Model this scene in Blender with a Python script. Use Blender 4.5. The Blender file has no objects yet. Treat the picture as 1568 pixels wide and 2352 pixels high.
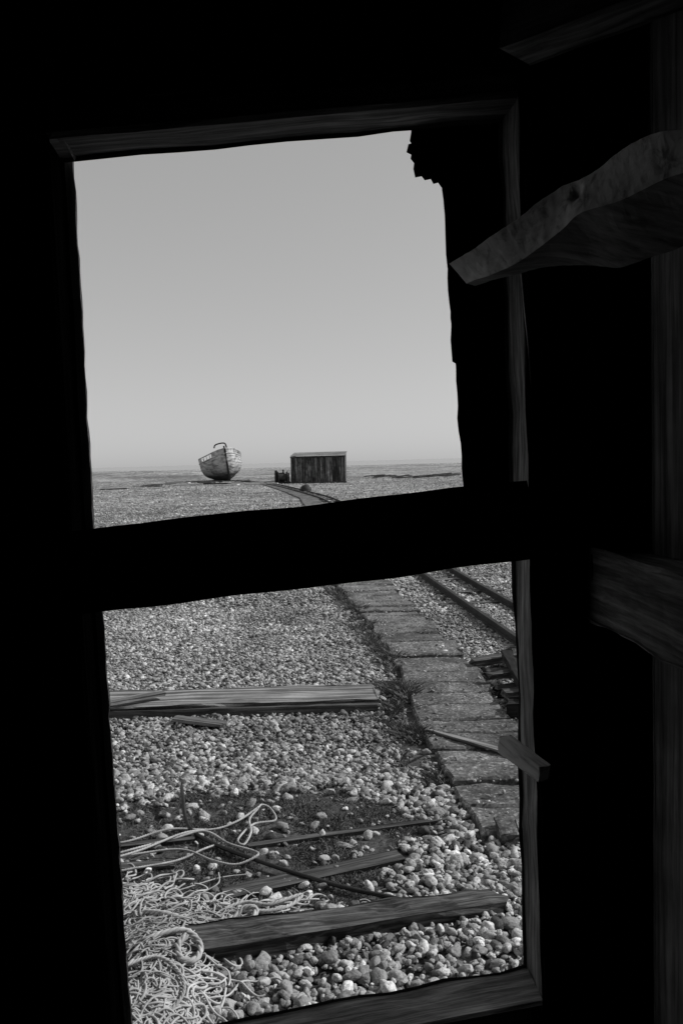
import bpy, math, random
import numpy as np
from mathutils import Vector, Matrix, noise
random.seed(7); rng=np.random.default_rng(7)
S=bpy.context.scene
S.view_settings.view_transform='Standard'; S.view_settings.look='None'; S.view_settings.exposure=0
COL=S.collection

# ------------------------------------------------------------------ materials
def newmat(name):
    m=bpy.data.materials.new(name); m.use_nodes=True
    nt=m.node_tree; nt.nodes.clear()
    o=nt.nodes.new('ShaderNodeOutputMaterial'); b=nt.nodes.new('ShaderNodeBsdfPrincipled')
    nt.links.new(b.outputs[0],o.inputs[0]); b.inputs['Roughness'].default_value=.85
    b.inputs['Specular IOR Level'].default_value=.25
    return m,nt,b
def N(nt,t,**k):
    n=nt.nodes.new(t)
    for a,v in k.items():
        if a in n.inputs.keys(): n.inputs[a].default_value=v
        else: setattr(n,a,v)
    return n
def ramp(nt,src,stops):
    r=nt.nodes.new('ShaderNodeValToRGB'); e=r.color_ramp.elements
    while len(e)<len(stops): e.new(.5)
    for i,(p,v) in enumerate(stops): e[i].position=p; e[i].color=(v,v,v,1)
    nt.links.new(src,r.inputs[0]); return r
def math_(nt,op,a,b=None):
    n=nt.nodes.new('ShaderNodeMath'); n.operation=op
    for i,x in enumerate((a,b)):
        if x is None: continue
        if isinstance(x,(int,float)): n.inputs[i].default_value=x
        else: nt.links.new(x,n.inputs[i])
    return n.outputs[0]
def bump(nt,b,h,s,d):
    n=nt.nodes.new('ShaderNodeBump'); n.inputs['Strength'].default_value=s; n.inputs['Distance'].default_value=d
    nt.links.new(h,n.inputs['Height']); nt.links.new(n.outputs[0],b.inputs['Normal'])
def wood(name,lo,hi,stretch=(1.2,22,22),scale=3.,bs=.6,bd=.004,rnd=.5,blot=.4,spec=.25,ro=.85):
    m,nt,b=newmat(name)
    b.inputs['Specular IOR Level'].default_value=spec; b.inputs['Roughness'].default_value=ro
    tc=N(nt,'ShaderNodeTexCoord'); mp=N(nt,'ShaderNodeMapping'); mp.inputs['Scale'].default_value=stretch
    oi=N(nt,'ShaderNodeObjectInfo'); 
    off=nt.nodes.new('ShaderNodeVectorMath'); off.operation='ADD'
    mul=math_(nt,'MULTIPLY',oi.outputs['Random'],37.)
    nt.links.new(tc.outputs['Object'],off.inputs[0]); nt.links.new(mul,off.inputs[1])
    nt.links.new(off.outputs[0],mp.inputs[0])
    n=N(nt,'ShaderNodeTexNoise',Scale=scale,Detail=7.,Roughness=.65,Distortion=.4); nt.links.new(mp.outputs[0],n.inputs['Vector'])
    n2=N(nt,'ShaderNodeTexNoise',Scale=3.5,Detail=4.,Roughness=.6); nt.links.new(off.outputs[0],n2.inputs['Vector'])
    r=ramp(nt,n.outputs[0],[(.34,lo*.45),(.46,lo),(.68,hi)])
    r2=ramp(nt,n2.outputs[0],[(.35,1-blot),(.65,1.)])
    v=math_(nt,'MULTIPLY',r.outputs[0],r2.outputs[0])
    k=math_(nt,'ADD',math_(nt,'MULTIPLY',oi.outputs['Random'],rnd),1-rnd/2)
    v=math_(nt,'MULTIPLY',v,k)
    nt.links.new(v,b.inputs['Base Color']); bump(nt,b,n.outputs[0],bs,bd)
    return m
def rough(name,lo,hi,scale,bd=.003,spec=.25,ro=.85,fine=None):
    m,nt,b=newmat(name); tc=N(nt,'ShaderNodeTexCoord')
    n=N(nt,'ShaderNodeTexNoise',Scale=scale,Detail=8.,Roughness=.65); nt.links.new(tc.outputs['Object'],n.inputs['Vector'])
    n2=N(nt,'ShaderNodeTexNoise',Scale=scale*.12,Detail=4.,Roughness=.6); nt.links.new(tc.outputs['Object'],n2.inputs['Vector'])
    r=ramp(nt,n.outputs[0],[(.3,lo),(.7,hi)]); r2=ramp(nt,n2.outputs[0],[(.35,.6),(.65,1.15)])
    v=math_(nt,'MULTIPLY',r.outputs[0],r2.outputs[0])
    if fine:
        vv=N(nt,'ShaderNodeTexVoronoi',Scale=fine); nt.links.new(tc.outputs['Object'],vv.inputs['Vector'])
        s_=N(nt,'ShaderNodeSeparateColor'); nt.links.new(vv.outputs['Color'],s_.inputs[0])
        v=math_(nt,'MULTIPLY',v,ramp(nt,s_.outputs[0],[(0.,.55),(.8,1.05),(.95,1.9)]).outputs[0])
        n3=N(nt,'ShaderNodeTexNoise',Scale=1.7,Detail=6.,Roughness=.75); nt.links.new(tc.outputs['Object'],n3.inputs['Vector'])
        v=math_(nt,'MULTIPLY',v,ramp(nt,n3.outputs[0],[(.4,.5),(.58,1.15)]).outputs[0])
    nt.links.new(v,b.inputs['Base Color'])
    b.inputs['Specular IOR Level'].default_value=spec; b.inputs['Roughness'].default_value=ro
    bump(nt,b,n.outputs[0],.7,bd); return m

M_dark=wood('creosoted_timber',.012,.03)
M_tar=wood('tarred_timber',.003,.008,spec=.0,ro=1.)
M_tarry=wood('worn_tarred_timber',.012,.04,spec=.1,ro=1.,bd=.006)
M_jamb=wood('weathered_jamb',.14,.4,blot=.5,bd=.006)
M_wall=wood('interior_boards',.14,.34,stretch=(.8,14,14),blot=.6)
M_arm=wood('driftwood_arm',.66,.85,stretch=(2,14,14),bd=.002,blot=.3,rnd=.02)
M_under=wood('driftwood_painted_shade',.2,.34,stretch=(2,14,14),bd=.002,blot=.35,rnd=.02)  # darker copy of the arm wood, shade painted into the underside colour
M_plank=wood('bleached_plank',.13,.5,stretch=(.5,16,16),scale=2.2,blot=.4)
M_old=wood('old_sleeper',.05,.2,stretch=(1,26,26),bd=.006)
M_flat=wood('sunken_plank',.07,.2,stretch=(1,20,20))
M_hut=wood('hut_boards',.06,.36,stretch=(.35,6,6),scale=2.,rnd=1.1,blot=.6)
M_conc=rough('concrete',.09,.27,38.,.006,fine=85.)
M_iron=rough('rusty_iron',.015,.05,30.,.002,.3,.7)
M_rope=rough('bleached_rope',.42,.65,60.,.001)
M_net=rough('net_twine',.42,.7,14.,.001)
M_hose=rough('black_hose',.012,.03,30.,.001,.4,.5)
M_grass=rough('dry_grass',.05,.25,20.,.001)
M_soil=rough('soil_moss',.02,.13,45.,.012)
M_roof=rough('roof_sheet',.12,.25,8.,.002)

# pebble material
M_peb,nt,b=newmat('flint_pebble')
at=N(nt,'ShaderNodeAttribute'); at.attribute_type='INSTANCER'; at.attribute_name='tone'
tc=N(nt,'ShaderNodeTexCoord'); n=N(nt,'ShaderNodeTexNoise',Scale=2.2,Detail=6.,Roughness=.65)
ad=nt.nodes.new('ShaderNodeVectorMath'); ad.operation='ADD'; nt.links.new(tc.outputs['Object'],ad.inputs[0])
nt.links.new(math_(nt,'MULTIPLY',at.outputs['Fac'],91.),ad.inputs[1]); nt.links.new(ad.outputs[0],n.inputs['Vector'])
r=ramp(nt,n.outputs[0],[(.32,.45),(.5,1.),(.7,1.3)])
nt.links.new(math_(nt,'MULTIPLY',r.outputs[0],at.outputs['Fac']),b.inputs['Base Color'])
b.inputs['Roughness'].default_value=.6; bump(nt,b,n.outputs[0],.3,.05)

# ground material
M_gr,nt,b=newmat('shingle_ground')
tc=N(nt,'ShaderNodeTexCoord')
v1=N(nt,'ShaderNodeTexVoronoi',Scale=24.); nt.links.new(tc.outputs['Object'],v1.inputs['Vector'])
v2=N(nt,'ShaderNodeTexVoronoi',Scale=3.4); nt.links.new(tc.outputs['Object'],v2.inputs['Vector'])
nb=N(nt,'ShaderNodeTexNoise',Scale=.07,Detail=7.,Roughness=.66); nt.links.new(tc.outputs['Object'],nb.inputs['Vector'])
nm=N(nt,'ShaderNodeTexNoise',Scale=.9,Detail=8.,Roughness=.8); nt.links.new(tc.outputs['Object'],nm.inputs['Vector'])
sp=N(nt,'ShaderNodeSeparateColor'); nt.links.new(v1.outputs['Color'],sp.inputs[0])
sp2=N(nt,'ShaderNodeSeparateColor'); nt.links.new(v2.outputs['Color'],sp2.inputs[0])
t=ramp(nt,sp.outputs[0],[(0.,.16),(.6,.48),(1.,.8)])
e=ramp(nt,v1.outputs['Distance'],[(.25,1.),(.65,.3)])
c=math_(nt,'MULTIPLY',t.outputs[0],e.outputs[0])
c=math_(nt,'MULTIPLY',c,ramp(nt,sp2.outputs[1],[(0.,.55),(1.,1.5)]).outputs[0])
c=math_(nt,'MULTIPLY',c,ramp(nt,nb.outputs[0],[(.36,.5),(.5,1.),(.62,1.35)]).outputs[0])
c=math_(nt,'MULTIPLY',c,ramp(nt,nm.outputs[0],[(.38,.4),(.6,1.55)]).outputs[0])
nt.links.new(c,b.inputs['Base Color'])
h=math_(nt,'SUBTRACT',1.,v1.outputs['Distance']); bump(nt,b,h,.9,.03)
# sea
M_sea,nt,b=newmat('sea_water'); b.inputs['Base Color'].default_value=(.3,.3,.3,1); b.inputs['Roughness'].default_value=.2
b.inputs['Specular IOR Level'].default_value=.5
tc=N(nt,'ShaderNodeTexCoord'); n=N(nt,'ShaderNodeTexNoise',Scale=.25,Detail=6.); nt.links.new(tc.outputs['Object'],n.inputs['Vector']); bump(nt,b,n.outputs[0],.15,.3)
# hull
M_hull,nt,b=newmat('hull_paint'); tc=N(nt,'ShaderNodeTexCoord'); sx=N(nt,'ShaderNodeSeparateXYZ'); nt.links.new(tc.outputs['Object'],sx.inputs[0])
n=N(nt,'ShaderNodeTexNoise',Scale=1.2,Detail=6.,Roughness=.7); mp=N(nt,'ShaderNodeMapping'); mp.inputs['Scale'].default_value=(1,1,3.5)
nt.links.new(tc.outputs['Object'],mp.inputs[0]); nt.links.new(mp.outputs[0],n.inputs['Vector'])
zz=math_(nt,'ADD',sx.outputs[2],math_(nt,'MULTIPLY',n.outputs[0],.35))
r=ramp(nt,math_(nt,'MULTIPLY',zz,.33),[(.30,.03),(.38,.18),(.5,.36),(.8,.5)])
r2=ramp(nt,n.outputs[0],[(.36,.35),(.56,1.1)])
nt.links.new(math_(nt,'MULTIPLY',r.outputs[0],r2.outputs[0]),b.inputs['Base Color'])

# ------------------------------------------------------------------ mesh helpers
def mkobj(name,verts,faces,mat=None,parent=None,smooth=False,mw=None):
    me=bpy.data.meshes.new(name); me.from_pydata([tuple(v) for v in verts],[],[tuple(f) for f in faces]); me.update()
    if smooth: me.polygons.foreach_set('use_smooth',[True]*len(me.polygons))
    if mat: me.materials.append(mat)
    o=bpy.data.objects.new(name,me); COL.objects.link(o)
    if parent: o.parent=parent
    if mw is not None: o.matrix_basis=mw
    return o
def empty(name,loc=(0,0,0),rz=0.):
    o=bpy.data.objects.new(name,None); o.empty_display_size=.2; o.location=loc; o.rotation_euler=(0,0,rz); COL.objects.link(o); return o
def beam(name,p0,p1,w,h,mat,parent=None,w1=None,h1=None,up=(0,0,1),rough_=.004,seed=None,wob=0.,fr=9.):
    p0=Vector(p0);p1=Vector(p1);w1=w if w1 is None else w1;h1=h if h1 is None else h1
    L=(p1-p0).length;X=(p1-p0)/L;U=Vector(up)
    if abs(X.dot(U))>.95: U=Vector((0,1,0))
    Z=(U-X*U.dot(X)).normalized();Y=Z.cross(X)
    sd=random.random()*100 if seed is None else seed
    n=max(2,min(60,int(L/max(.03,min(w,h)*.6))+2))
    prof=[]
    for (a,bb) in [(-1,-1),(1,-1),(1,1),(-1,1)]:
        k=.9
        prof.append((a*k if a*bb>0 else a, bb if a*bb>0 else bb*k)); prof.append((a if a*bb>0 else a*k, bb*k if a*bb>0 else bb))
    full=[]
    for i in range(8):
        q=prof[i];r_=prof[(i+1)%8];full.append(q)
        if i%2==1:
            for tt in (.33,.66): full.append((q[0]+(r_[0]-q[0])*tt,q[1]+(r_[1]-q[1])*tt))
    m=len(full);V=[];F=[]
    for i in range(n+1):
        t=i/n;ww=w+(w1-w)*t;hh=h+(h1-h)*t
        oy=wob*noise.noise(Vector((t*L*2.2,sd,0)));oz=wob*noise.noise(Vector((t*L*2.2,sd,9)))
        for (a,bb) in full:
            y=a*ww/2;z=bb*hh/2
            d=noise.noise(Vector((t*L*fr,y*40+sd,z*40)))*rough_
            dx=noise.noise(Vector((y*50+sd,z*50,3)))*rough_*3 if i in(0,n) else 0
            r_=math.hypot(y,z)+1e-6
            V.append((t*L+dx,y+y/r_*d+oy,z+z/r_*d+oz))
    for i in range(n):
        for j in range(m):
            a=i*m+j;b_=i*m+(j+1)%m;F.append((a,b_,b_+m,a+m))
    F.append(tuple(range(m-1,-1,-1)));F.append(tuple(range(n*m,n*m+m)))
    mw=Matrix(((X.x,Y.x,Z.x,p0.x),(X.y,Y.y,Z.y,p0.y),(X.z,Y.z,Z.z,p0.z),(0,0,0,1)))
    return mkobj(name,V,F,mat,parent,False,mw)
class Acc:
    def __init__(s): s.v=[];s.f=[];s.n=0
    def add(s,v,f):
        v=np.asarray(v,float);s.v.append(v);s.f.append(np.asarray(f,int)+s.n);s.n+=len(v)
    def obj(s,name,mat,parent=None,smooth=True):
        v=np.concatenate(s.v);F=[tuple(r) for a in s.f for r in a.tolist()]
        return mkobj(name,v.tolist(),F,mat,parent,smooth)
def smoothpath(P,step):
    P=np.asarray(P,float);Q=[P[0]*2-P[1]]+list(P)+[P[-1]*2-P[-2]];out=[]
    for i in range(1,len(Q)-2):
        a,b_,c_,d_=Q[i-1],Q[i],Q[i+1],Q[i+2];n_=max(2,int(np.linalg.norm(c_-b_)/step))
        for k in range(n_):
            t=k/n_
            out.append(.5*((2*b_)+(-a+c_)*t+(2*a-5*b_+4*c_-d_)*t*t+(-a+3*b_-3*c_+d_)*t**3))
    out.append(P[-1]);return np.array(out)
def frames(P):
    T=np.gradient(P,axis=0);T/=np.linalg.norm(T,axis=1)[:,None]+1e-9
    up=np.array([.01,.02,1.]);Sd=np.cross(T,up);Sd/=np.linalg.norm(Sd,axis=1)[:,None]+1e-9
    return T,Sd,np.cross(Sd,T)
def tube(acc,P,r,sides=6):
    P=np.asarray(P,float);T,A,B=frames(P);n=len(P);an=np.arange(sides)*2*math.pi/sides
    r=np.broadcast_to(np.asarray(r,float),(n,))
    V=P[:,None]+r[:,None,None]*(A[:,None]*np.cos(an)[None,:,None]+B[:,None]*np.sin(an)[None,:,None])
    i=np.arange(n-1)[:,None]*sides;j=np.arange(sides)[None];j2=(j+1)%sides
    F=np.stack([i+j,i+j2,i+sides+j2,i+sides+j],-1).reshape(-1,4)
    acc.add(V.reshape(-1,3),F)
def rope(acc,P,r):
    P=smoothpath(P,r*1.1);T,A,B=frames(P);s=np.arange(len(P))*r*1.1
    for k in range(3):
        ph=s/(r*6.5)*2*math.pi+k*2.094
        tube(acc,P+r*.5*(A*np.cos(ph)[:,None]+B*np.sin(ph)[:,None]),r*.56,6)
def inpoly(x,y,poly):
    c=np.zeros(x.shape,bool);n=len(poly)
    for i in range(n):
        x1,y1=poly[i];x2,y2=poly[(i+1)%n]
        k=((y1>y)!=(y2>y))&(x<(x2-x1)*(y-y1)/(y2-y1+1e-12)+x1);c^=k
    return c

# ------------------------------------------------------------------ ground, sea, sky
def hgt(x,y):
    h=.9*np.exp(-((x+48)/30)**2-((y-150)/45)**2)+.5*np.exp(-((x+25)/9)**2-((y-120)/16)**2)
    h+=.35*np.exp(-((x-30)/22)**2-((y-190)/30)**2)
    h+=np.clip((y-20)/60,0,1)*.12*np.sin(x*.23+y*.07)*np.sin(y*.11+1)
    h=np.where(y>285,h-(y-285)*.12,h); return h
ys=np.concatenate([np.arange(-14,20,1.),np.arange(20,130,1.5),np.arange(130,286,3.),[288,292,300,315,335]])
xs=np.concatenate([-np.geomspace(400,40,24),np.arange(-38,38.1,1.5),np.geomspace(40,400,24)])
XX,YY=np.meshgrid(xs,ys);ZZ=hgt(XX,YY);nx=len(xs)
V=np.stack([XX,YY,ZZ],-1).reshape(-1,3)
F=[(r*nx+c_,r*nx+c_+1,(r+1)*nx+c_+1,(r+1)*nx+c_) for r in range(len(ys)-1) for c_ in range(nx-1)]
mkobj('shingle_ground',V.tolist(),F,M_gr,smooth=True)
mkobj('sea',[(-30000,290,-2.4),(30000,290,-2.4),(30000,40000,-2.4),(-30000,40000,-2.4)],[(0,1,2,3)],M_sea)

SUN_AZ=math.radians(10); SUN_EL=math.radians(36)
w=bpy.data.worlds.new('World');S.world=w;w.use_nodes=True;nt=w.node_tree;nt.nodes.clear()
o=nt.nodes.new('ShaderNodeOutputWorld');bg=nt.nodes.new('ShaderNodeBackground');sk=nt.nodes.new('ShaderNodeTexSky')
sk.sky_type='NISHITA';sk.sun_disc=False;sk.sun_elevation=SUN_EL;sk.sun_rotation=math.pi/2-SUN_AZ;sk.dust_density=.6;sk.air_density=1.;sk.ozone_density=0.
bw=nt.nodes.new('ShaderNodeRGBToBW');nt.links.new(sk.outputs[0],bw.inputs[0])
pw=nt.nodes.new('ShaderNodeMath');pw.operation='POWER';nt.links.new(bw.outputs[0],pw.inputs[0]);pw.inputs[1].default_value=.45
nt.links.new(pw.outputs[0],bg.inputs[0])
bg.inputs[1].default_value=.25;nt.links.new(bg.outputs[0],o.inputs[0])
sl=bpy.data.lights.new('sun','SUN');sl.energy=3.5;sl.angle=math.radians(.5);sl.color=(1,1,1)
so=bpy.data.objects.new('sun',sl);COL.objects.link(so)
sd=Vector((math.cos(SUN_EL)*math.cos(SUN_AZ),math.cos(SUN_EL)*math.sin(SUN_AZ),math.sin(SUN_EL)))
so.rotation_euler=sd.to_track_quat('Z','Y').to_euler();so.location=sd*30

# ------------------------------------------------------------------ path
PL=np.array([(.57,3.35),(.50,3.99),(.43,4.49),(.40,5.12),(.40,6.14),(.25,7.89),(-.13,10.8),(-.5,17),(-1.25,29),(-1.85,37),(-3.2,46),(-5.6,60),(-8.6,74)])
def leftx(y): return np.interp(y,PL[:,1],PL[:,0])
def pathw(y): return np.interp(y,[3.3,5,8,11,80],[.62,.56,.58,.68,.9])
A=Acc();y=3.36;k=0
while y<72:
    dl=random.uniform(.22,.34) if y<16 else random.uniform(.5,.9)
    g=.014 if y<16 else .02
    y2=y+dl-g;sh=random.uniform(-.02,.02);wd=pathw(y)+random.uniform(-.03,.04);top=.05+random.uniform(-.01,.01)
    if y>20: top=.05+float(hgt(np.array(leftx(y)),np.array(y)))
    ti=random.uniform(-.014,.014);tj=random.uniform(-.01,.01);n_=16;sk_=random.uniform(-.03,.03)
    x0=float(leftx(y))+sh;x1=float(leftx(y2))+sh
    vs=[];rows=[(y,-.12,0),(y+.002,top-.012,0),(y+.014,top,1),(y+dl*.5,top,1),(y2-.014,top,1),(y2-.002,top-.012,0),(y2,-.12,0)]
    for (yy,z,tp) in rows:
        t=(yy-y)/(y2-y);xa=x0+(x1-x0)*t
        for j in range(n_+1):
            zz=z
            if j in(0,n_): zz=-.12
            if j in(1,n_-1): zz=min(z,top-.012)
            xx=xa+wd*(0 if j<2 else 1 if j>n_-2 else .02+.96*(j-2)/(n_-4));u=j/n_
            jit=noise.noise(Vector((xx*7,yy*7,k*.3)));j2=noise.noise(Vector((xx*22,yy*22,k*.3)))
            vs.append((xx+(.016*noise.noise(Vector((yy*9,k,j))) if z>0 else 0),yy+.02*jit+.008*j2+sk_*(u-.5),zz+ti*(t-.5)+tj*(u-.5)+.006*jit+.003*j2))
    m_=n_+1
    fs=[(i*m_+j,i*m_+j+1,(i+1)*m_+j+1,(i+1)*m_+j) for i in range(6) for j in range(n_)]
    A.add(vs,fs);y+=dl;k+=1
A.obj('concrete_path',M_conc,smooth=False)

# ------------------------------------------------------------------ rails
RL=np.array([(1.78,2.6),(1.60,5.0),(1.42,7.07),(1.27,8.67),(.99,11.9),(.4,20),(-.7,34),(-2.6,46),(-5.3,60),(-8.8,73),(-10.2,78)])
track=empty('rail_track')
rp=smoothpath(np.column_stack([RL,np.zeros(len(RL))]),.25)
T=np.gradient(rp[:,:2],axis=0);T/=np.linalg.norm(T,axis=1)[:,None];Nn=np.column_stack([T[:,1],-T[:,0]])
prof=[(-.03,0),(.03,0),(.03,.008),(.006,.014),(.006,.05),(.02,.056),(.02,.07),(-.02,.07),(-.02,.056),(-.006,.05),(-.006,.014),(-.03,.008)]
for nm_,of in (('rail_1',0.),('rail_2',.46)):
    vs=[];m_=len(prof)
    for i in range(len(rp)):
        z0=.03+float(hgt(rp[i,0],rp[i,1]))
        for (a,z) in prof:
            q=rp[i,:2]+Nn[i]*(of+a);vs.append((q[0],q[1],z+z0))
    fs=[(i*m_+j,i*m_+(j+1)%m_,(i+1)*m_+(j+1)%m_,(i+1)*m_+j) for i in range(len(rp)-1) for j in range(m_)]
    mkobj(nm_,vs,fs,M_iron,track)
i=0;c=0
while i<len(rp):
    q=rp[i,:2];nn=Nn[i];z0=float(hgt(q[0],q[1]));r0=random.uniform(.1,.22);r1=random.uniform(.6,.72)
    if random.random()<.8:
        a=q-nn*r0;b_=q+nn*r1
        beam('sleeper_%d'%c,(a[0],a[1],z0),(b_[0],b_[1]+random.uniform(-.06,.06),z0+random.uniform(-.01,.01)),.13,.06,M_flat if c%3 else M_plank,track)
        c+=1
    i+=4 if rp[i,1]<25 else 7

# ------------------------------------------------------------------ near timbers
beam('half_buried_timber',(-.56,2.585,.035),(.53,2.835,.02),.17,.1,M_old,w1=.085,h1=.08,rough_=.018,wob=.03)
beam('sunken_plank',(-.47,2.955,.012),(.2,3.215,.014),.085,.03,M_flat,rough_=.006)
beam('sunken_plank',(-.42,3.34,.014),(.42,3.545,.014),.035,.025,M_flat,rough_=.004)
beam('sunken_plank',(-1.2,3.33,.014),(-.66,3.42,.014),.04,.025,M_old,rough_=.004)
beam('sunken_plank',(-1.2,3.17,.014),(-.7,3.2,.014),.05,.025,M_old,rough_=.004)
bp=empty('bleached_board')
beam('board',(-2.4,5.33,.075),(.19,5.36,.065),.42,.035,M_plank,bp,rough_=.04,fr=3.5,w1=.34)
beam('bearer',(-2.3,5.16,.03),(.2,5.16,.03),.05,.07,M_flat,bp)
beam('loose_slat',(-1.62,5.06,.12),(-1.19,5.33,.12),.075,.022,M_plank)
beam('loose_slat',(-1.06,5.02,.045),(-.74,4.89,.04),.08,.02,M_plank)
beam('loose_slat',(.46,4.62,.06),(.90,4.19,.062),.02,.014,M_plank,w1=.09)
pl=empty('timber_pile')
for i,(a,b_,ww,hh,mt) in enumerate([((.95,6.08,.08),(1.6,6.28,.1),.12,.05,M_flat),((1.0,5.85,.05),(1.6,5.9,.06),.1,.06,M_old),((.98,5.6,.1),(1.55,5.75,.12),.08,.04,M_old),
   ((.99,5.38,.06),(1.5,5.4,.08),.12,.05,M_dark),((1.0,5.15,.1),(1.5,5.25,.12),.1,.05,M_old),((.98,4.95,.07),(1.5,4.9,.08),.12,.1,M_dark),((1.12,4.9,.14),(1.2,6.1,.14),.08,.05,M_dark)]):
    beam('piece_%d'%i,a,b_,ww,hh,mt,pl,rough_=.012)
beam('concrete_block',(.655,3.30,.03),(.655,3.42,.04),.09,.07,M_conc,rough_=.01)

# ------------------------------------------------------------------ pebbles
protos=bpy.data.collections.new('pebble_shapes')
for i in range(13):
    bpy.ops.mesh.primitive_ico_sphere_add(subdivisions=3 if i<9 else 2,radius=1)
    o=bpy.context.object;o.name='pebble_shape_%02d'%i;me=o.data
    sx_,sy_,sz_=random.uniform(.9,1.3),random.uniform(.68,.95),random.uniform(.42,.75)
    for v in me.vertices:
        c_=v.co.copy();k=1+.34*noise.noise(c_*1.1+Vector((i*7,0,0)))+.1*noise.noise(c_*2.6+Vector((0,i*5,0)))
        pw_=.86
        c_=Vector([math.copysign(abs(q)**pw_,q) for q in c_])*k
        v.co=(c_.x*sx_,c_.y*sy_,c_.z*sz_)
    me.polygons.foreach_set('use_smooth',[True]*len(me.polygons));me.materials.append(M_peb)
    for cc in list(o.users_collection): cc.objects.unlink(o)
    protos.objects.link(o)
moss_poly=[(-1.5,3.6),(-1.0,3.82),(-.64,3.98),(-.3,3.88),(0,3.92),(.25,3.68),(.42,3.45),(.2,3.33),(.16,3.1),(.05,2.9),(-.1,2.8),(-.33,2.72),(-.6,2.66),(-1.3,2.7)]
def place(n,y0,y1,d0,d1,spread=.42,zr=.02,sig=.33,mx=.05):
    u=rng.random(n*2);y=np.sqrt(y0*y0+u*(y1*y1-y0*y0))
    x=(rng.random(n*2)*2-1)*(spread*y+.4)
    keep=np.ones(len(x),bool)
    md=inpoly(x+.06*np.sin(y*23)+.04*np.sin(y*7),y+.05*np.sin(x*19)+.05*np.sin(x*6),moss_poly)
    keep&=~(md&(rng.random(len(x))>.09))
    lx=leftx(y);inp=(x>lx-.02)&(x<lx+pathw(y)+.0)&(y>3.33)
    keep&=~(inp)
    strip=(x>lx-.17-.05*np.sin(y*5))&(x<lx)&(y>3.9);keep&=~(strip&(rng.random(len(x))>.22))
    st2=(x>lx+pathw(y))&(x<lx+pathw(y)+.35)&(y>6.3)&(y<9.5);keep&=~(st2&(rng.random(len(x))>.45))
    keep&=~((x>-2.4)&(x<.2)&(y>5.14)&(y<5.5))
    keep&=~(inpoly(x,y,[(-.55,2.5),(.5,2.8),(.5,2.86),(-.56,2.67)]))
    x,y=x[keep][:n],y[keep][:n];m=len(x)
    s=np.clip(np.exp(rng.normal(math.log(d0),sig,m)),d1,mx)
    z=rng.random(m)*zr+s*.1
    return x,y,z,s
sets=[place(16000,1.95,4.2,.0108,.005,sig=.46,mx=.026,zr=.022),place(110000,3.9,9,.0092,.005,sig=.42,mx=.022),place(80000,8.5,16,.0115,.007,mx=.03),place(50000,15,32,.016,.01,zr=.015),place(30000,30,90,.03,.02,zr=.0,spread=.34)]
x,y,z,s=[np.concatenate([q[i] for q in sets]) for i in range(4)]
m=900;yy=rng.uniform(3.5,12,m);x=np.append(x,leftx(yy)+.03+(rng.random(m)**1.3)*.56);y=np.append(y,yy);z=np.append(z,np.full(m,.058));s=np.append(s,np.exp(rng.normal(math.log(.005),.45,m)))
m=len(x)
me=bpy.data.meshes.new('shingle');me.vertices.add(m);me.vertices.foreach_set('co',np.column_stack([x,y,z+hgt(x,y)]).ravel())
def attr(nm_,ty,arr,key):
    a=me.attributes.new(nm_,ty,'POINT');a.data.foreach_set(key,np.ascontiguousarray(arr).ravel())
attr('rot','FLOAT_VECTOR',np.column_stack([rng.normal(0,.4,m),rng.normal(0,.4,m),rng.random(m)*6.28]).astype(np.float32),'vector')
sc=s[:,None]*rng.uniform(.85,1.2,(m,3));attr('scl','FLOAT_VECTOR',sc.astype(np.float32),'vector')
ix=rng.integers(0,9,m);ix=np.where(y>6,rng.integers(9,13,m),ix)
attr('idx','INT',ix.astype(np.int32),'value')
tn=np.clip(rng.normal(.3,.14,m),.05,.7);wh=rng.random(m)<.06;tn[wh]=rng.uniform(.55,.78,wh.sum())
pt=np.array([noise.noise(Vector((a*.9,b_*.7,3.)))+.6*noise.noise(Vector((a*3.1,b_*2.6,8.))) for a,b_ in zip(x.tolist(),y.tolist())])
tn=tn*np.clip(1+.55*pt,.55,1.45)
attr('tone','FLOAT',tn.astype(np.float32),'value')
so_=bpy.data.objects.new('shingle',me);COL.objects.link(so_)
ng=bpy.data.node_groups.new('scatter','GeometryNodeTree')
ng.interface.new_socket('Geometry',in_out='INPUT',socket_type='NodeSocketGeometry');ng.interface.new_socket('Geometry',in_out='OUTPUT',socket_type='NodeSocketGeometry')
gi=ng.nodes.new('NodeGroupInput');go=ng.nodes.new('NodeGroupOutput');ip=ng.nodes.new('GeometryNodeInstanceOnPoints')
ci=ng.nodes.new('GeometryNodeCollectionInfo');ci.inputs['Collection'].default_value=protos;ci.inputs['Separate Children'].default_value=True;ci.inputs['Reset Children'].default_value=True
def na(nm_,ty):
    q=ng.nodes.new('GeometryNodeInputNamedAttribute');q.data_type=ty;q.inputs['Name'].default_value=nm_;return q.outputs['Attribute']
er=ng.nodes.new('FunctionNodeEulerToRotation')
ng.links.new(gi.outputs[0],ip.inputs['Points']);ng.links.new(ci.outputs[0],ip.inputs['Instance']);ip.inputs['Pick Instance'].default_value=True
ng.links.new(na('idx','INT'),ip.inputs['Instance Index']);ng.links.new(na('rot','FLOAT_VECTOR'),er.inputs[0]);ng.links.new(er.outputs[0],ip.inputs['Rotation'])
ng.links.new(na('scl','FLOAT_VECTOR'),ip.inputs['Scale']);ng.links.new(ip.outputs[0],go.inputs[0])
md=so_.modifiers.new('scatter','NODES');md.node_group=ng

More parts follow.
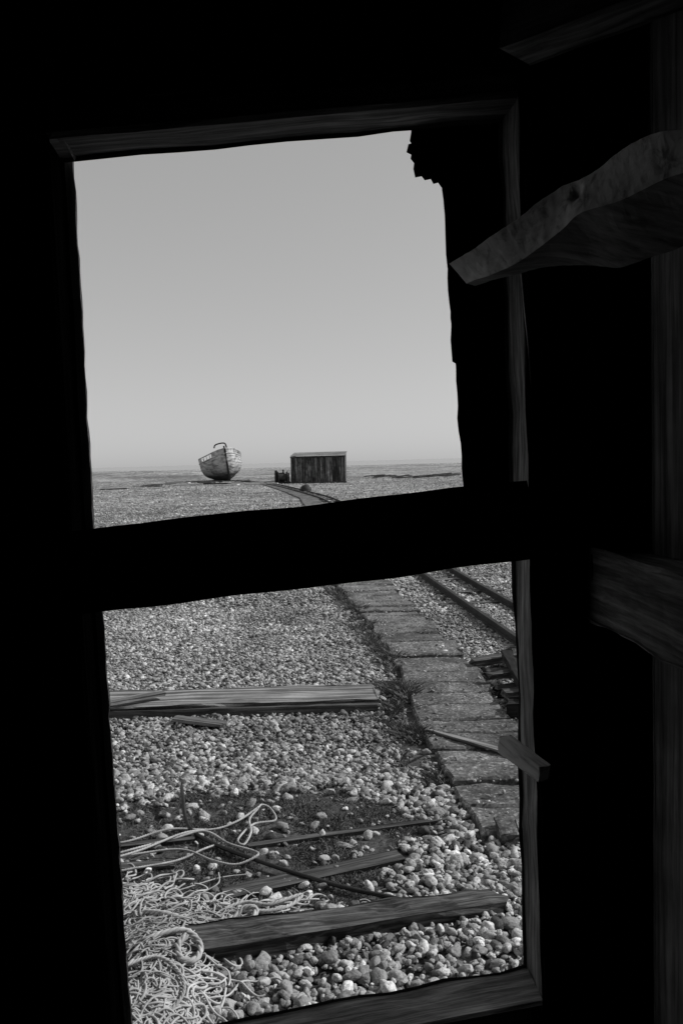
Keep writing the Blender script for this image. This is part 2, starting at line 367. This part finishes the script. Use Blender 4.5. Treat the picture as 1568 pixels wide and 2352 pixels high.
# ------------------------------------------------------------------ moss patch & grass
def blades(acc,x,y,z,h,wd,lean=.5):
    n=len(x);an=rng.random(n)*6.28;la=rng.random(n)*6.28;ln=rng.random(n)*lean*h
    dx,dy=np.cos(an)*wd,np.sin(an)*wd;tx,ty=np.cos(la)*ln,np.sin(la)*ln
    v=np.stack([np.column_stack([x-dx,y-dy,z]),np.column_stack([x+dx,y+dy,z]),
      np.column_stack([x+dx*.6+tx*.45,y+dy*.6+ty*.45,z+h*.6]),np.column_stack([x+tx,y+ty,z+h*.95])],1).reshape(-1,3)
    acc.add(v,np.arange(n*4).reshape(n,4))
pm=smoothpath([(a,b_,.0) for a,b_ in moss_poly+[moss_poly[0]]],.02)[:-1]
pm2=[(q[0]+.05*noise.noise(Vector((q[0]*9,q[1]*9,0))),q[1]+.05*noise.noise(Vector((q[0]*9,q[1]*9,5))),.008) for q in pm]
mossE=empty('moss_patch')
mkobj('soil',pm2,[tuple(range(len(pm2)))],M_soil,mossE)
A=Acc();x=rng.uniform(-1.4,.5,90000);y=rng.uniform(2.6,4,90000)
dn=np.array([noise.noise(Vector((a*5,b_*5,2))) for a,b_ in zip(x,y)])
k=inpoly(x,y,moss_poly)&(dn+rng.normal(0,.25,len(x))>-.1);x,y=x[k],y[k]
blades(A,x,y,np.full(len(x),.005),rng.uniform(.006,.024,len(x)),rng.uniform(.001,.003,len(x)),1.5)
A.obj('moss',M_grass,mossE,False)
A=Acc()
yy=np.concatenate([rng.uniform(3.9,12,12000),rng.normal(5.4,.5,5000)]);lx=leftx(yy)
xx=lx+.02-np.abs(rng.normal(0,.09,len(yy)));cl=np.array([noise.noise(Vector((b_*3.3,a_*6,4))) for a_,b_ in zip(xx,yy)]);k=(cl>0.0);xx,yy,cl=xx[k],yy[k],cl[k]
blades(A,xx,yy,np.zeros(len(xx)),rng.uniform(.02,.06,len(xx))*(1+1.6*np.clip(cl,0,1)),rng.uniform(.0008,.0025,len(xx)),1.6)
A.obj('grass_verge',M_grass,None,False)
vs=[];yv=np.arange(3.8,14,.1)
for q in yv:
    l=float(leftx(q));vs+= [(l-.19+.06*noise.noise(Vector((q*4,0,0))),q,.009),(l+.02,q,.009)]
mkobj('verge_soil',vs,[(2*i,2*i+1,2*i+3,2*i+2) for i in range(len(yv)-1)],M_soil)

# ------------------------------------------------------------------ net, ropes, hose
A=Acc()
def heap(x,y): return .10*math.exp(-((x+.62)/.18)**2-((y-2.4)/.42)**2)+.015
blobs=[((-.565,2.26),(.055,.13),520),((-.66,2.58),(.09,.13),420),((-.84,2.92),(.10,.10),110),((-.36,2.865),(.12,.018),30),((-.50,2.76),(.07,.04),60)]
for (c_,sd_,n_) in blobs:
    for i in range(n_):
        px,py=random.gauss(c_[0],sd_[0]),random.gauss(c_[1],sd_[1]);a=random.random()*6.28;ka=random.uniform(-9,9);pts=[];zo=random.random();hz=random.random()*9
        for j in range(random.randint(14,36)):
            ka+=random.gauss(0,7);ka=max(-45,min(45,ka));a+=ka*.010
            a+=.10*math.sin(math.atan2(c_[1]-py,c_[0]-px)-a)
            px+=math.cos(a)*.009;py+=math.sin(a)*.009
            pts.append((px,py,.012+heap(px,py)*(.35+.65*zo)+.006*math.sin(j*.5+hz)))
        tube(A,np.array(pts),random.choice([.002,.0026,.0032,.004]),5)
A.obj('fishing_net',M_net)
R=[([(-1.15,3.36,.03),(-.95,3.38,.03),(-.78,3.47,.04),(-.6,3.50,.02),(-.5,3.55,.03),(-.42,3.66,.04),(-.40,3.70,.04),(-.36,3.68,.03),(-.33,3.58,.02),(-.42,3.52,.03),(-.47,3.38,.03),(-.44,3.33,.03),(-.42,3.42,.04),(-.44,3.55,.04),(-.41,3.64,.05)],.005),
 ([(-1.2,3.22,.03),(-.95,3.25,.03),(-.7,3.28,.04),(-.55,3.20,.03),(-.45,3.16,.03),(-.37,3.19,.05),(-.39,3.23,.05),(-.5,3.32,.04),(-.62,3.44,.04),(-.75,3.40,.03),(-.95,3.28,.03)],.005),
 ([(-1.2,3.1,.04),(-.9,3.25,.04),(-.72,3.42,.04),(-.62,3.48,.03)],.005),
 ([(-1.1,2.95,.04),(-.92,3.1,.04),(-.7,3.18,.04),(-.6,3.3,.03),(-.52,3.36,.03)],.0045),
 ([(-.72,2.9,.04),(-.6,3.0,.03),(-.5,3.08,.02),(-.4,3.1,.02)],.0025),([(-.55,2.95,.03),(-.5,3.02,.03),(-.51,3.1,.03)],.0025)]
A=Acc()
for P,r_ in R: rope(A,P,r_)
A.obj('tangled_rope',M_rope)
A=Acc()
rope(A,[(-.72,2.78,.06),(-.62,2.72,.08),(-.5,2.70,.05),(-.40,2.70,.04),(-.34,2.72,.06),(-.33,2.76,.07),(-.37,2.77,.07),(-.41,2.74,.05),(-.5,2.66,.05),(-.6,2.64,.08)],.010)
rope(A,[(-.45,2.84,.03),(-.38,2.86,.04),(-.3,2.84,.04),(-.24,2.87,.04),(-.18,2.9,.04),(-.22,2.85,.03),(-.3,2.80,.04),(-.4,2.81,.04)],.007)
rope(A,[(-.7,2.5,.1),(-.60,2.54,.12),(-.53,2.55,.12),(-.48,2.51,.10),(-.48,2.45,.09),(-.52,2.43,.1),(-.54,2.47,.12),(-.52,2.51,.13)],.010)
rope(A,[(-.72,2.34,.12),(-.6,2.4,.13),(-.52,2.36,.11),(-.49,2.28,.09),(-.54,2.2,.08),(-.62,2.2,.1)],.006)
A.obj('mooring_rope',M_rope)
A=Acc();hp=smoothpath([(-.78,3.78,.10),(-.75,3.66,.09),(-.72,3.55,.05),(-.67,3.46,.03),(-.55,3.33,.03),(-.37,3.18,.035),(-.2,3.07,.03),(-.01,2.955,.03),(.15,2.89,.025),(.3,2.83,.01)],.02)
tube(A,hp,.0085,8);A.obj('rubber_hose',M_hose)

# ------------------------------------------------------------------ shed (we stand inside it)
shed=empty('timber_shed',(0,0,0),math.radians(6.2))
def W(p): return (p[0]+.108*p[1],.9942*p[1],p[2])
def sb(name,p0,p1,w_,h_,mat=M_dark,**k): return beam(name,W(p0),W(p1),w_,h_,mat,shed,**k)
sb('head_beam',(-2.4,1.77,2.165),(-.54,1.77,2.341),.14,.2,M_jamb,rough_=.004)
sb('head_beam_right',(-.56,1.77,2.339),(.9,1.77,2.49),.14,.2,M_jamb,rough_=.006)
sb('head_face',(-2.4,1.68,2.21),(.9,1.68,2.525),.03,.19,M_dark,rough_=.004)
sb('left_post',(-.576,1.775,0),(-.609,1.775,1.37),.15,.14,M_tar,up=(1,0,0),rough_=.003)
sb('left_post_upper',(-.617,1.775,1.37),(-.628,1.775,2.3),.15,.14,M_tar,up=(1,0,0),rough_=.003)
sb('left_painted_sun_edge',(-.509,1.852,0),(-.5425,1.852,1.37),.010,.02,M_arm,up=(1,0,0),rough_=.004,fr=30)  # added pale strip, paints the sunlit outer edge of the left post
sb('left_painted_sun_edge_upper',(-.5505,1.852,1.37),(-.5595,1.852,2.3),.010,.02,M_arm,up=(1,0,0),rough_=.004,fr=30)  # upper length of the same added strip, sunlight put into its colour
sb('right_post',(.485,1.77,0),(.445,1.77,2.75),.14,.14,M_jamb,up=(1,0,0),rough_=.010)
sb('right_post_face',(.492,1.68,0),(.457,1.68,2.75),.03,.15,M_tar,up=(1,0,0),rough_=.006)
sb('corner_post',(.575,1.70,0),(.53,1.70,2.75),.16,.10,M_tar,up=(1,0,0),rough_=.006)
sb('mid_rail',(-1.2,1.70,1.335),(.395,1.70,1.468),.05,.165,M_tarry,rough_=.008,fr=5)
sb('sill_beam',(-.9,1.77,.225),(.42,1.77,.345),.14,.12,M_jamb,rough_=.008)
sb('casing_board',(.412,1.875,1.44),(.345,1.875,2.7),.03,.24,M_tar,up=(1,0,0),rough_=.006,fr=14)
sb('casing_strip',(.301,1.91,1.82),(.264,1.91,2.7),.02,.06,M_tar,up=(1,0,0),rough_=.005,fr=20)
def rag(name,pts,D,th):
    n=len(pts);V=[W((a,D,b_)) for a,b_ in pts]+[W((a,D+th,b_)) for a,b_ in pts]
    F=[tuple(range(n)),tuple(range(2*n-1,n-1,-1))]+[(i,(i+1)%n,n+(i+1)%n,n+i) for i in range(n)]
    return mkobj(name,V,F,M_tar,shed)
rag('rotten_board_end',[(.30,2.45),(.30,2.20),(.25,2.222),(.243,2.232),(.232,2.229),(.226,2.24),(.212,2.237),(.205,2.246),(.190,2.243),(.186,2.262),(.188,2.275),(.180,2.285),(.182,2.294),(.171,2.299),(.174,2.310),(.186,2.313),(.179,2.325),(.183,2.345),(.188,2.45)],1.895,.02)
def clad(nm_,s0,s1,z0,z1,D0=1.875):
    s_=s0;i=0
    while s_<s1-.001:
        e_=min(s_+.15,s1)
        mid=(s_+e_)/2;sb('%s_%d'%(nm_,i),(mid,D0+(.022 if i%2 else 0),z0),(mid,D0+(.022 if i%2 else 0),z1),.02,(e_-s_)+.02,M_dark,up=(1,0,0),rough_=.001);s_=e_;i+=1
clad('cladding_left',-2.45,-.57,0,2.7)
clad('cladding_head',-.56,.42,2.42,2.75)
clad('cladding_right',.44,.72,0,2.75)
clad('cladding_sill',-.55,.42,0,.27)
def wallx(nm_,s_,flip,mt):
    d=-2.6;i=0
    while d<1.85:
        sb('%s_%d'%(nm_,i),(s_+flip*(.012 if i%2 else 0),d+.08,0),(s_+flip*(.012 if i%2 else 0),d+.08,2.8),.17,.02,mt,up=(1,0,0),rough_=.002);d+=.16 if flip<0 else .1;i+=1
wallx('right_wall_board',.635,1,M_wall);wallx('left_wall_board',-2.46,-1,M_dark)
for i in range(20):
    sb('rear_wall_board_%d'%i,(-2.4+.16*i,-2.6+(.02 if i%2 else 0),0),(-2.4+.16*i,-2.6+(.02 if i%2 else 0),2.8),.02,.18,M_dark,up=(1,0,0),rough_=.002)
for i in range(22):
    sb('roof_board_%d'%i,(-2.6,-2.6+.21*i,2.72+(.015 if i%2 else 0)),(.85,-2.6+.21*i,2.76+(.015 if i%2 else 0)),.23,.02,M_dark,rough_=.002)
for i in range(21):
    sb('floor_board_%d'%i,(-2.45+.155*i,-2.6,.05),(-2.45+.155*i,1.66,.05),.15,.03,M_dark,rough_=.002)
sb('side_rail',(.565,1.66,1.33),(.605,1.0,1.33),.12,.155,M_jamb,rough_=.014)
sb('corner_brace',(.37,1.62,2.45),(.66,1.34,2.45),.10,.16,M_wall,rough_=.010)
sb('wall_plate',(-2.4,1.63,2.66),(.66,1.63,2.68),.1,.1,M_dark)
sb('nailed_block',(.336,1.70,.988),(.394,1.58,.965),.03,.036,M_arm,rough_=.003)
sb('splinter_strip',(.41,1.69,1.75),(.392,1.69,2.0),.01,.018,M_jamb,up=(1,0,0),rough_=.004)
top=[(.221,1.60,1.976),(.297,1.46,2.000),(.369,1.34,2.033),(.395,1.28,2.034),(.420,1.19,2.042),(.450,1.10,2.030),(.478,1.02,2.008),(.482,.92,1.974)]
rid=[(.255,1.60,1.9375),(.319,1.45,1.939),(.367,1.33,1.962),(.386,1.27,1.975),(.419,1.18,1.967),(.455,1.09,1.97),(.478,1.01,1.955),(.488,.91,1.923)]
bot=[(.274,1.62,1.938),(.355,1.54,1.945),(.415,1.48,1.944),(.463,1.43,1.932),(.494,1.38,1.92),(.538,1.30,1.923),(.572,1.22,1.928),(.594,1.12,1.924)]
def resamp(P,n):
    P=smoothpath([W(q) for q in P],.005);t=np.linspace(0,len(P)-1,n);i=np.arange(len(P));return np.column_stack([np.interp(t,i,P[:,c_]) for c_ in range(3)])
n_=110;T_=resamp(top,n_);R_=resamp(rid,n_);B_=resamp(bot,n_);K_=T_+np.array([.08,.07,-.015])
def seg(a,b_,q): return [a+(b_-a)*t for t in np.linspace(0,1,q,endpoint=False)]
vs=[];knot=T_[50]*.7+R_[50]*.3
for i in range(n_):
    K=K_[i] if i>14 else T_[i]+(K_[i]-T_[i])*(i/15)+np.array([.005,.005,0])
    ring=seg(T_[i],R_[i],10)+seg(R_[i],B_[i],8)+seg(B_[i],K,6)+seg(K,T_[i],6)
    cc=np.mean(ring,axis=0)
    for q in ring:
        dd=noise.noise(Vector(q*14))*.006+noise.noise(Vector(q*70))*.0015
        dd-=.018*math.exp(-(np.linalg.norm(q-knot)/.012)**2)
        vv=(q-cc);vv=vv/(np.linalg.norm(vv)+1e-6);vs.append(q+vv*dd)
m_=30;fs=[(i*m_+j,i*m_+(j+1)%m_,(i+1)*m_+(j+1)%m_,(i+1)*m_+j) for i in range(n_-1) for j in range(m_)]
fs+=[tuple(range(m_)),tuple(range(n_*m_-1,(n_-1)*m_-1,-1))]
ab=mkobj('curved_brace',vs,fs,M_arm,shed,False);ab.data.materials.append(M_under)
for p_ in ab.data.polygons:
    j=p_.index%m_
    if 10<=j<24 and p_.index<(n_-1)*m_: p_.material_index=1  # lower faces take the colour with shade painted in

# ------------------------------------------------------------------ hut on the beach
hy=65.;hz0=float(hgt(-1.75,hy))
hut=empty('wooden_hut',(-1.75,hy,hz0),math.radians(-3))
Wd,Dp,Hh=4.15,3.2,2.12
i=0;x_=-Wd/2
while x_<Wd/2-.02:
    bw_=random.uniform(.16,.3);bw_=min(bw_,Wd/2-x_+.001)
    beam('front_board_%d'%i,(x_+bw_/2,random.uniform(-.012,.012),random.uniform(0,.06)),(x_+bw_/2,0,Hh),.03,max(.02,bw_-.012),M_hut,hut,up=(1,0,0),rough_=.004);i+=1;x_+=bw_
for sgn in(-1,1):
    for j in range(14):
        beam('side_board_%d_%d'%(sgn+1,j),(sgn*(Wd/2-.0),.13+j*Dp/14,0),(sgn*(Wd/2-.0),.13+j*Dp/14,Hh+.02+.012*j),Dp/14-.01,.03,M_hut,hut,up=(1,0,0),rough_=.003)
beam('rear_wall',(-Wd/2,Dp,Hh/2),(Wd/2,Dp,Hh/2),.04,Hh,M_hut,hut)
beam('inner_lining',(-Wd/2+.03,.06,Hh/2),(Wd/2-.03,.06,Hh/2),.03,Hh-.1,M_dark,hut)
for sx in(-1,1): beam('corner_trim_%d'%(sx+1),(sx*(Wd/2+.01),-.03,0),(sx*(Wd/2+.01),-.03,Hh),.05,.09,M_hut,hut,up=(1,0,0))
vs=[];nc=160
for j in range(2):
    for i in range(nc+1):
        xx=-Wd/2-.1+(Wd+.2)*i/nc;vs.append((xx,-.12 if j==0 else Dp+.1,Hh+.04+(.32 if j else 0)+.02*math.sin(i*math.pi/2.5)))
ro=mkobj('corrugated_roof',vs,[(i,i+1,nc+2+i,nc+1+i) for i in range(nc)],M_roof,hut,True)
beam('fascia',(-Wd/2-.08,-.08,Hh-.04),(Wd/2+.08,-.08,Hh-.04),.03,.12,M_hut,hut)
beam('skid_1',(-Wd/2-.1,.0,.05),(Wd/2+.15,.0,.05),.1,.12,M_old,hut)

def cyl(acc,p0,p1,r,n=16):
    p0=np.array(p0,float);p1=np.array(p1,float);P=np.linspace(p0,p1,3);T=(p1-p0)/np.linalg.norm(p1-p0)
    a=np.array([0,0,1.]) if abs(T[2])<.9 else np.array([1.,0,0]);s_=np.cross(T,a);s_/=np.linalg.norm(s_);q=np.cross(s_,T)
    an=np.arange(n)*2*math.pi/n;V=[];
    for c_ in P: V+= [c_+r*(s_*math.cos(t)+q*math.sin(t)) for t in an]
    V=np.array(V)
    acc.add(V,[[i*n+j,i*n+(j+1)%n,(i+1)*n+(j+1)%n,(i+1)*n+j] for i in range(2) for j in range(n)])
    m=n//2
    acc.add(np.vstack([V[:n],[p0]]),[[n,(2*j)%n,(2*j+1)%n,(2*j+2)%n] for j in range(m)])
    acc.add(np.vstack([V[2*n:3*n],[p1]]),[[n,(2*j+2)%n,(2*j+1)%n,(2*j)%n] for j in range(m)])
win=empty('winch',(-4.5,64.4,float(hgt(-4.4,64.6))),.2);win.scale=(1.05,1.1,1.1)
A=Acc();cyl(A,(-.3,0,.45),(.3,0,.45),.26);cyl(A,(-.36,0,.45),(-.3,0,.45),.42);cyl(A,(.3,0,.45),(.36,0,.45),.42);cyl(A,(.1,.3,.5),(.1,.3,1.0),.06);cyl(A,(-.45,.2,.3),(-.45,.2,.95),.1);A.obj('drum',M_iron,win,False)
beam('frame_1',(-.5,-.3,.08),(.55,-.3,.08),.12,.16,M_dark,win);beam('frame_2',(-.5,.35,.08),(.55,.35,.08),.12,.16,M_dark,win)
beam('engine_box',(-.5,.5,.4),(.2,.5,.4),.4,.75,M_iron,win);beam('upright_1',(-.4,-.1,0),(-.42,-.1,.8),.08,.1,M_dark,win);beam('upright_2',(.45,-.1,0),(.45,-.1,.75),.08,.1,M_dark,win)

by=empty('mooring_buoy',(-1.95,46,0));A=Acc();P=np.array([(0,0,z) for z in np.linspace(0,.36,12)]);P[:,0]+=np.linspace(0,1e-4,12)
rr=.33*np.sqrt(np.clip(1-(np.linspace(-.1,1,12))**2,0.002,1));tube(A,P,rr,20);A.obj('float_body',M_iron,by)
A=Acc();an=np.linspace(0,math.pi,10);tube(A,np.column_stack([.06*np.cos(an),np.zeros(10),.34+.08*np.sin(an)]),.014,6);A.obj('eye',M_iron,by)

for i in range(16):
    px=random.uniform(2.2,9);py=random.uniform(66,80);l=random.uniform(.8,2.6);a=random.uniform(-.4,.4)
    z0=float(hgt(px,py))
    beam('driftwood_plank',(px,py,z0+.1),(px+l*math.cos(a),py+l*math.sin(a),z0+.12+random.uniform(0,.15)),.2,.08,random.choice([M_plank,M_old,M_plank]))
for i in range(34):
    px=random.uniform(-17,-6);py=random.uniform(58,78);l=random.uniform(.6,2.6);a=random.uniform(-.6,.6);z0=float(hgt(px,py))
    beam('driftwood_plank',(px,py,z0+.05),(px+l*math.cos(a),py+l*math.sin(a),z0+.07),.4,.08,random.choice([M_plank,M_old,M_arm]))

# ------------------------------------------------------------------ boat
boat=empty('fishing_boat',(-11.3,81,float(hgt(-11.3,81))-.12))
L=9.2;Bm=2.0
def half(t): return Bm*min(1,(t/.5))**.5 if t<.5 else Bm*(1-.42*((t-.5)/.5)**2.2)
def sheer(t): return 2.05+.75*(1-t)**2.2+.25*max(0,t-.7)**1*1.2
ns=28;nk=9;rows=[]
for k in range(nk):
    rows.append((k/nk,0.));rows.append(((k+1)/nk-.004,.04))
rows.append((1.,0.))
def hullpt(t,v,off,sg):
    zt=sheer(t);zk=.12+.5*max(0,(.12-t)/.12)**2
    z=zt-(zt-zk)*v
    b_=half(t)
    fl=(1-v**(3.2))**.75 if t>.25 else (1-v**(1.5+1.7*t/.25))**(.95-.2*t/.25)
    yv=b_*max(fl,0)*(1)+off
    if v>=.999: yv=.04
    stem=.9*max(0,1-t/.25)*(v**1.6)
    return (-L/2+L*t+stem,sg*max(yv,.03),z)
for sg in(-1,1):
    vs=[hullpt(.0+i/ns,v,o_,sg) for i in range(ns+1) for (v,o_) in rows];m_=len(rows)
    fs=[(i*m_+j,i*m_+j+1,(i+1)*m_+j+1,(i+1)*m_+j) if sg>0 else (i*m_+j,(i+1)*m_+j,(i+1)*m_+j+1,i*m_+j+1) for i in range(ns) for j in range(m_-1)]
    mkobj('hull_side_%d'%(sg+1),vs,fs,M_hull,boat)
tr=[hullpt(1,v,0,1) for v,_ in rows]+[hullpt(1,v,0,-1) for v,_ in rows][::-1];mkobj('transom',tr,[tuple(range(len(tr)))],M_hull,boat)
dk=[];
for i in range(ns+1):
    t=i/ns;dk+=[(-L/2+L*t,half(t)*.97,sheer(t)-.3),(-L/2+L*t,-half(t)*.97,sheer(t)-.3)]
mkobj('deck',dk,[(2*i,2*i+1,2*i+3,2*i+2) for i in range(ns)],M_old,boat)
A=Acc()
for sg in(-1,1):
    P=np.array([(-L/2+L*t,sg*(half(t)+.02),sheer(t)+.42) for t in np.linspace(0,1,30)]);tube(A,P,.055,6)
    P=np.array([(-L/2+L*t,sg*(half(t)+.03),sheer(t)-.02) for t in np.linspace(0,1,30)]);tube(A,P,.06,6)
    for t in np.linspace(.04,1,13):
        tube(A,np.array([(-L/2+L*t,sg*half(t),sheer(t)-.05),(-L/2+L*t+.001,sg*(half(t)+.02),sheer(t)+.42)]),.045,5)
A.obj('gunwale_rails',M_hull,boat)
for sg in(-1,1):
    for (a,b_) in ([(0,.16),(.42,1.)] if sg>0 else [(.0,.1),(.5,1.)]):
        ts=np.linspace(a,b_,12);vs=[]
        for t in ts: vs+=[(-L/2+L*t,sg*(half(t)+.035),sheer(t)),(-L/2+L*t,sg*(half(t)+.05),sheer(t)+.4)]
        mkobj('bulwark',vs,[(2*i,2*i+1,2*i+3,2*i+2) for i in range(11)],M_hull,boat)
A=Acc();P=smoothpath([(L*.02,-.75,2.1),(L*.02,-.8,3.45),(L*.02,-.55,3.75),(L*.02,.2,3.7),(L*.02,.4,3.4)],.1);tube(A,P,.075,6)
tube(A,np.array([(L*.02,-.8,3.3),(L*.02+.9,-.8,2.3)]),.05,5);tube(A,np.array([(-L/2+.25,0,2.2),(-L/2+.15,0,3.45)]),.08,6)
A.obj('gantry',M_iron,boat)
beam('stem_post',(-L/2+.72,0,.12),(-L/2-.05,0,3.15),.12,.18,M_hull,boat,wob=.02)
beam('keel',(-L/2+.8,0,.08),(L/2,0,.08),.14,.2,M_dark,boat)
beam('engine_hatch',(.4,0,2.2),(1.8,0,2.2),1.1,.6,M_old,boat)
boat.rotation_euler=(math.radians(-9),0,math.radians(90+15))

# ------------------------------------------------------------------ camera
cam=bpy.data.cameras.new('camera');co=bpy.data.objects.new('camera',cam);COL.objects.link(co);S.camera=co
cam.sensor_fit='VERTICAL';cam.sensor_height=36;cam.lens=1900/2352*36;cam.clip_start=.05;cam.clip_end=80000
a=math.radians(1.54);p=math.radians(3.51)
R0=Vector((1,0,0));Fw=Vector((0,math.cos(p),-math.sin(p)));Up=Vector((0,math.sin(p),math.cos(p)))
cx=R0*math.cos(a)-Up*math.sin(a);cy=R0*math.sin(a)+Up*math.cos(a);cz=-Fw
co.matrix_world=Matrix(((cx.x,cy.x,cz.x,0),(cx.y,cy.y,cz.y,0),(cx.z,cy.z,cz.z,1.6),(0,0,0,1)))
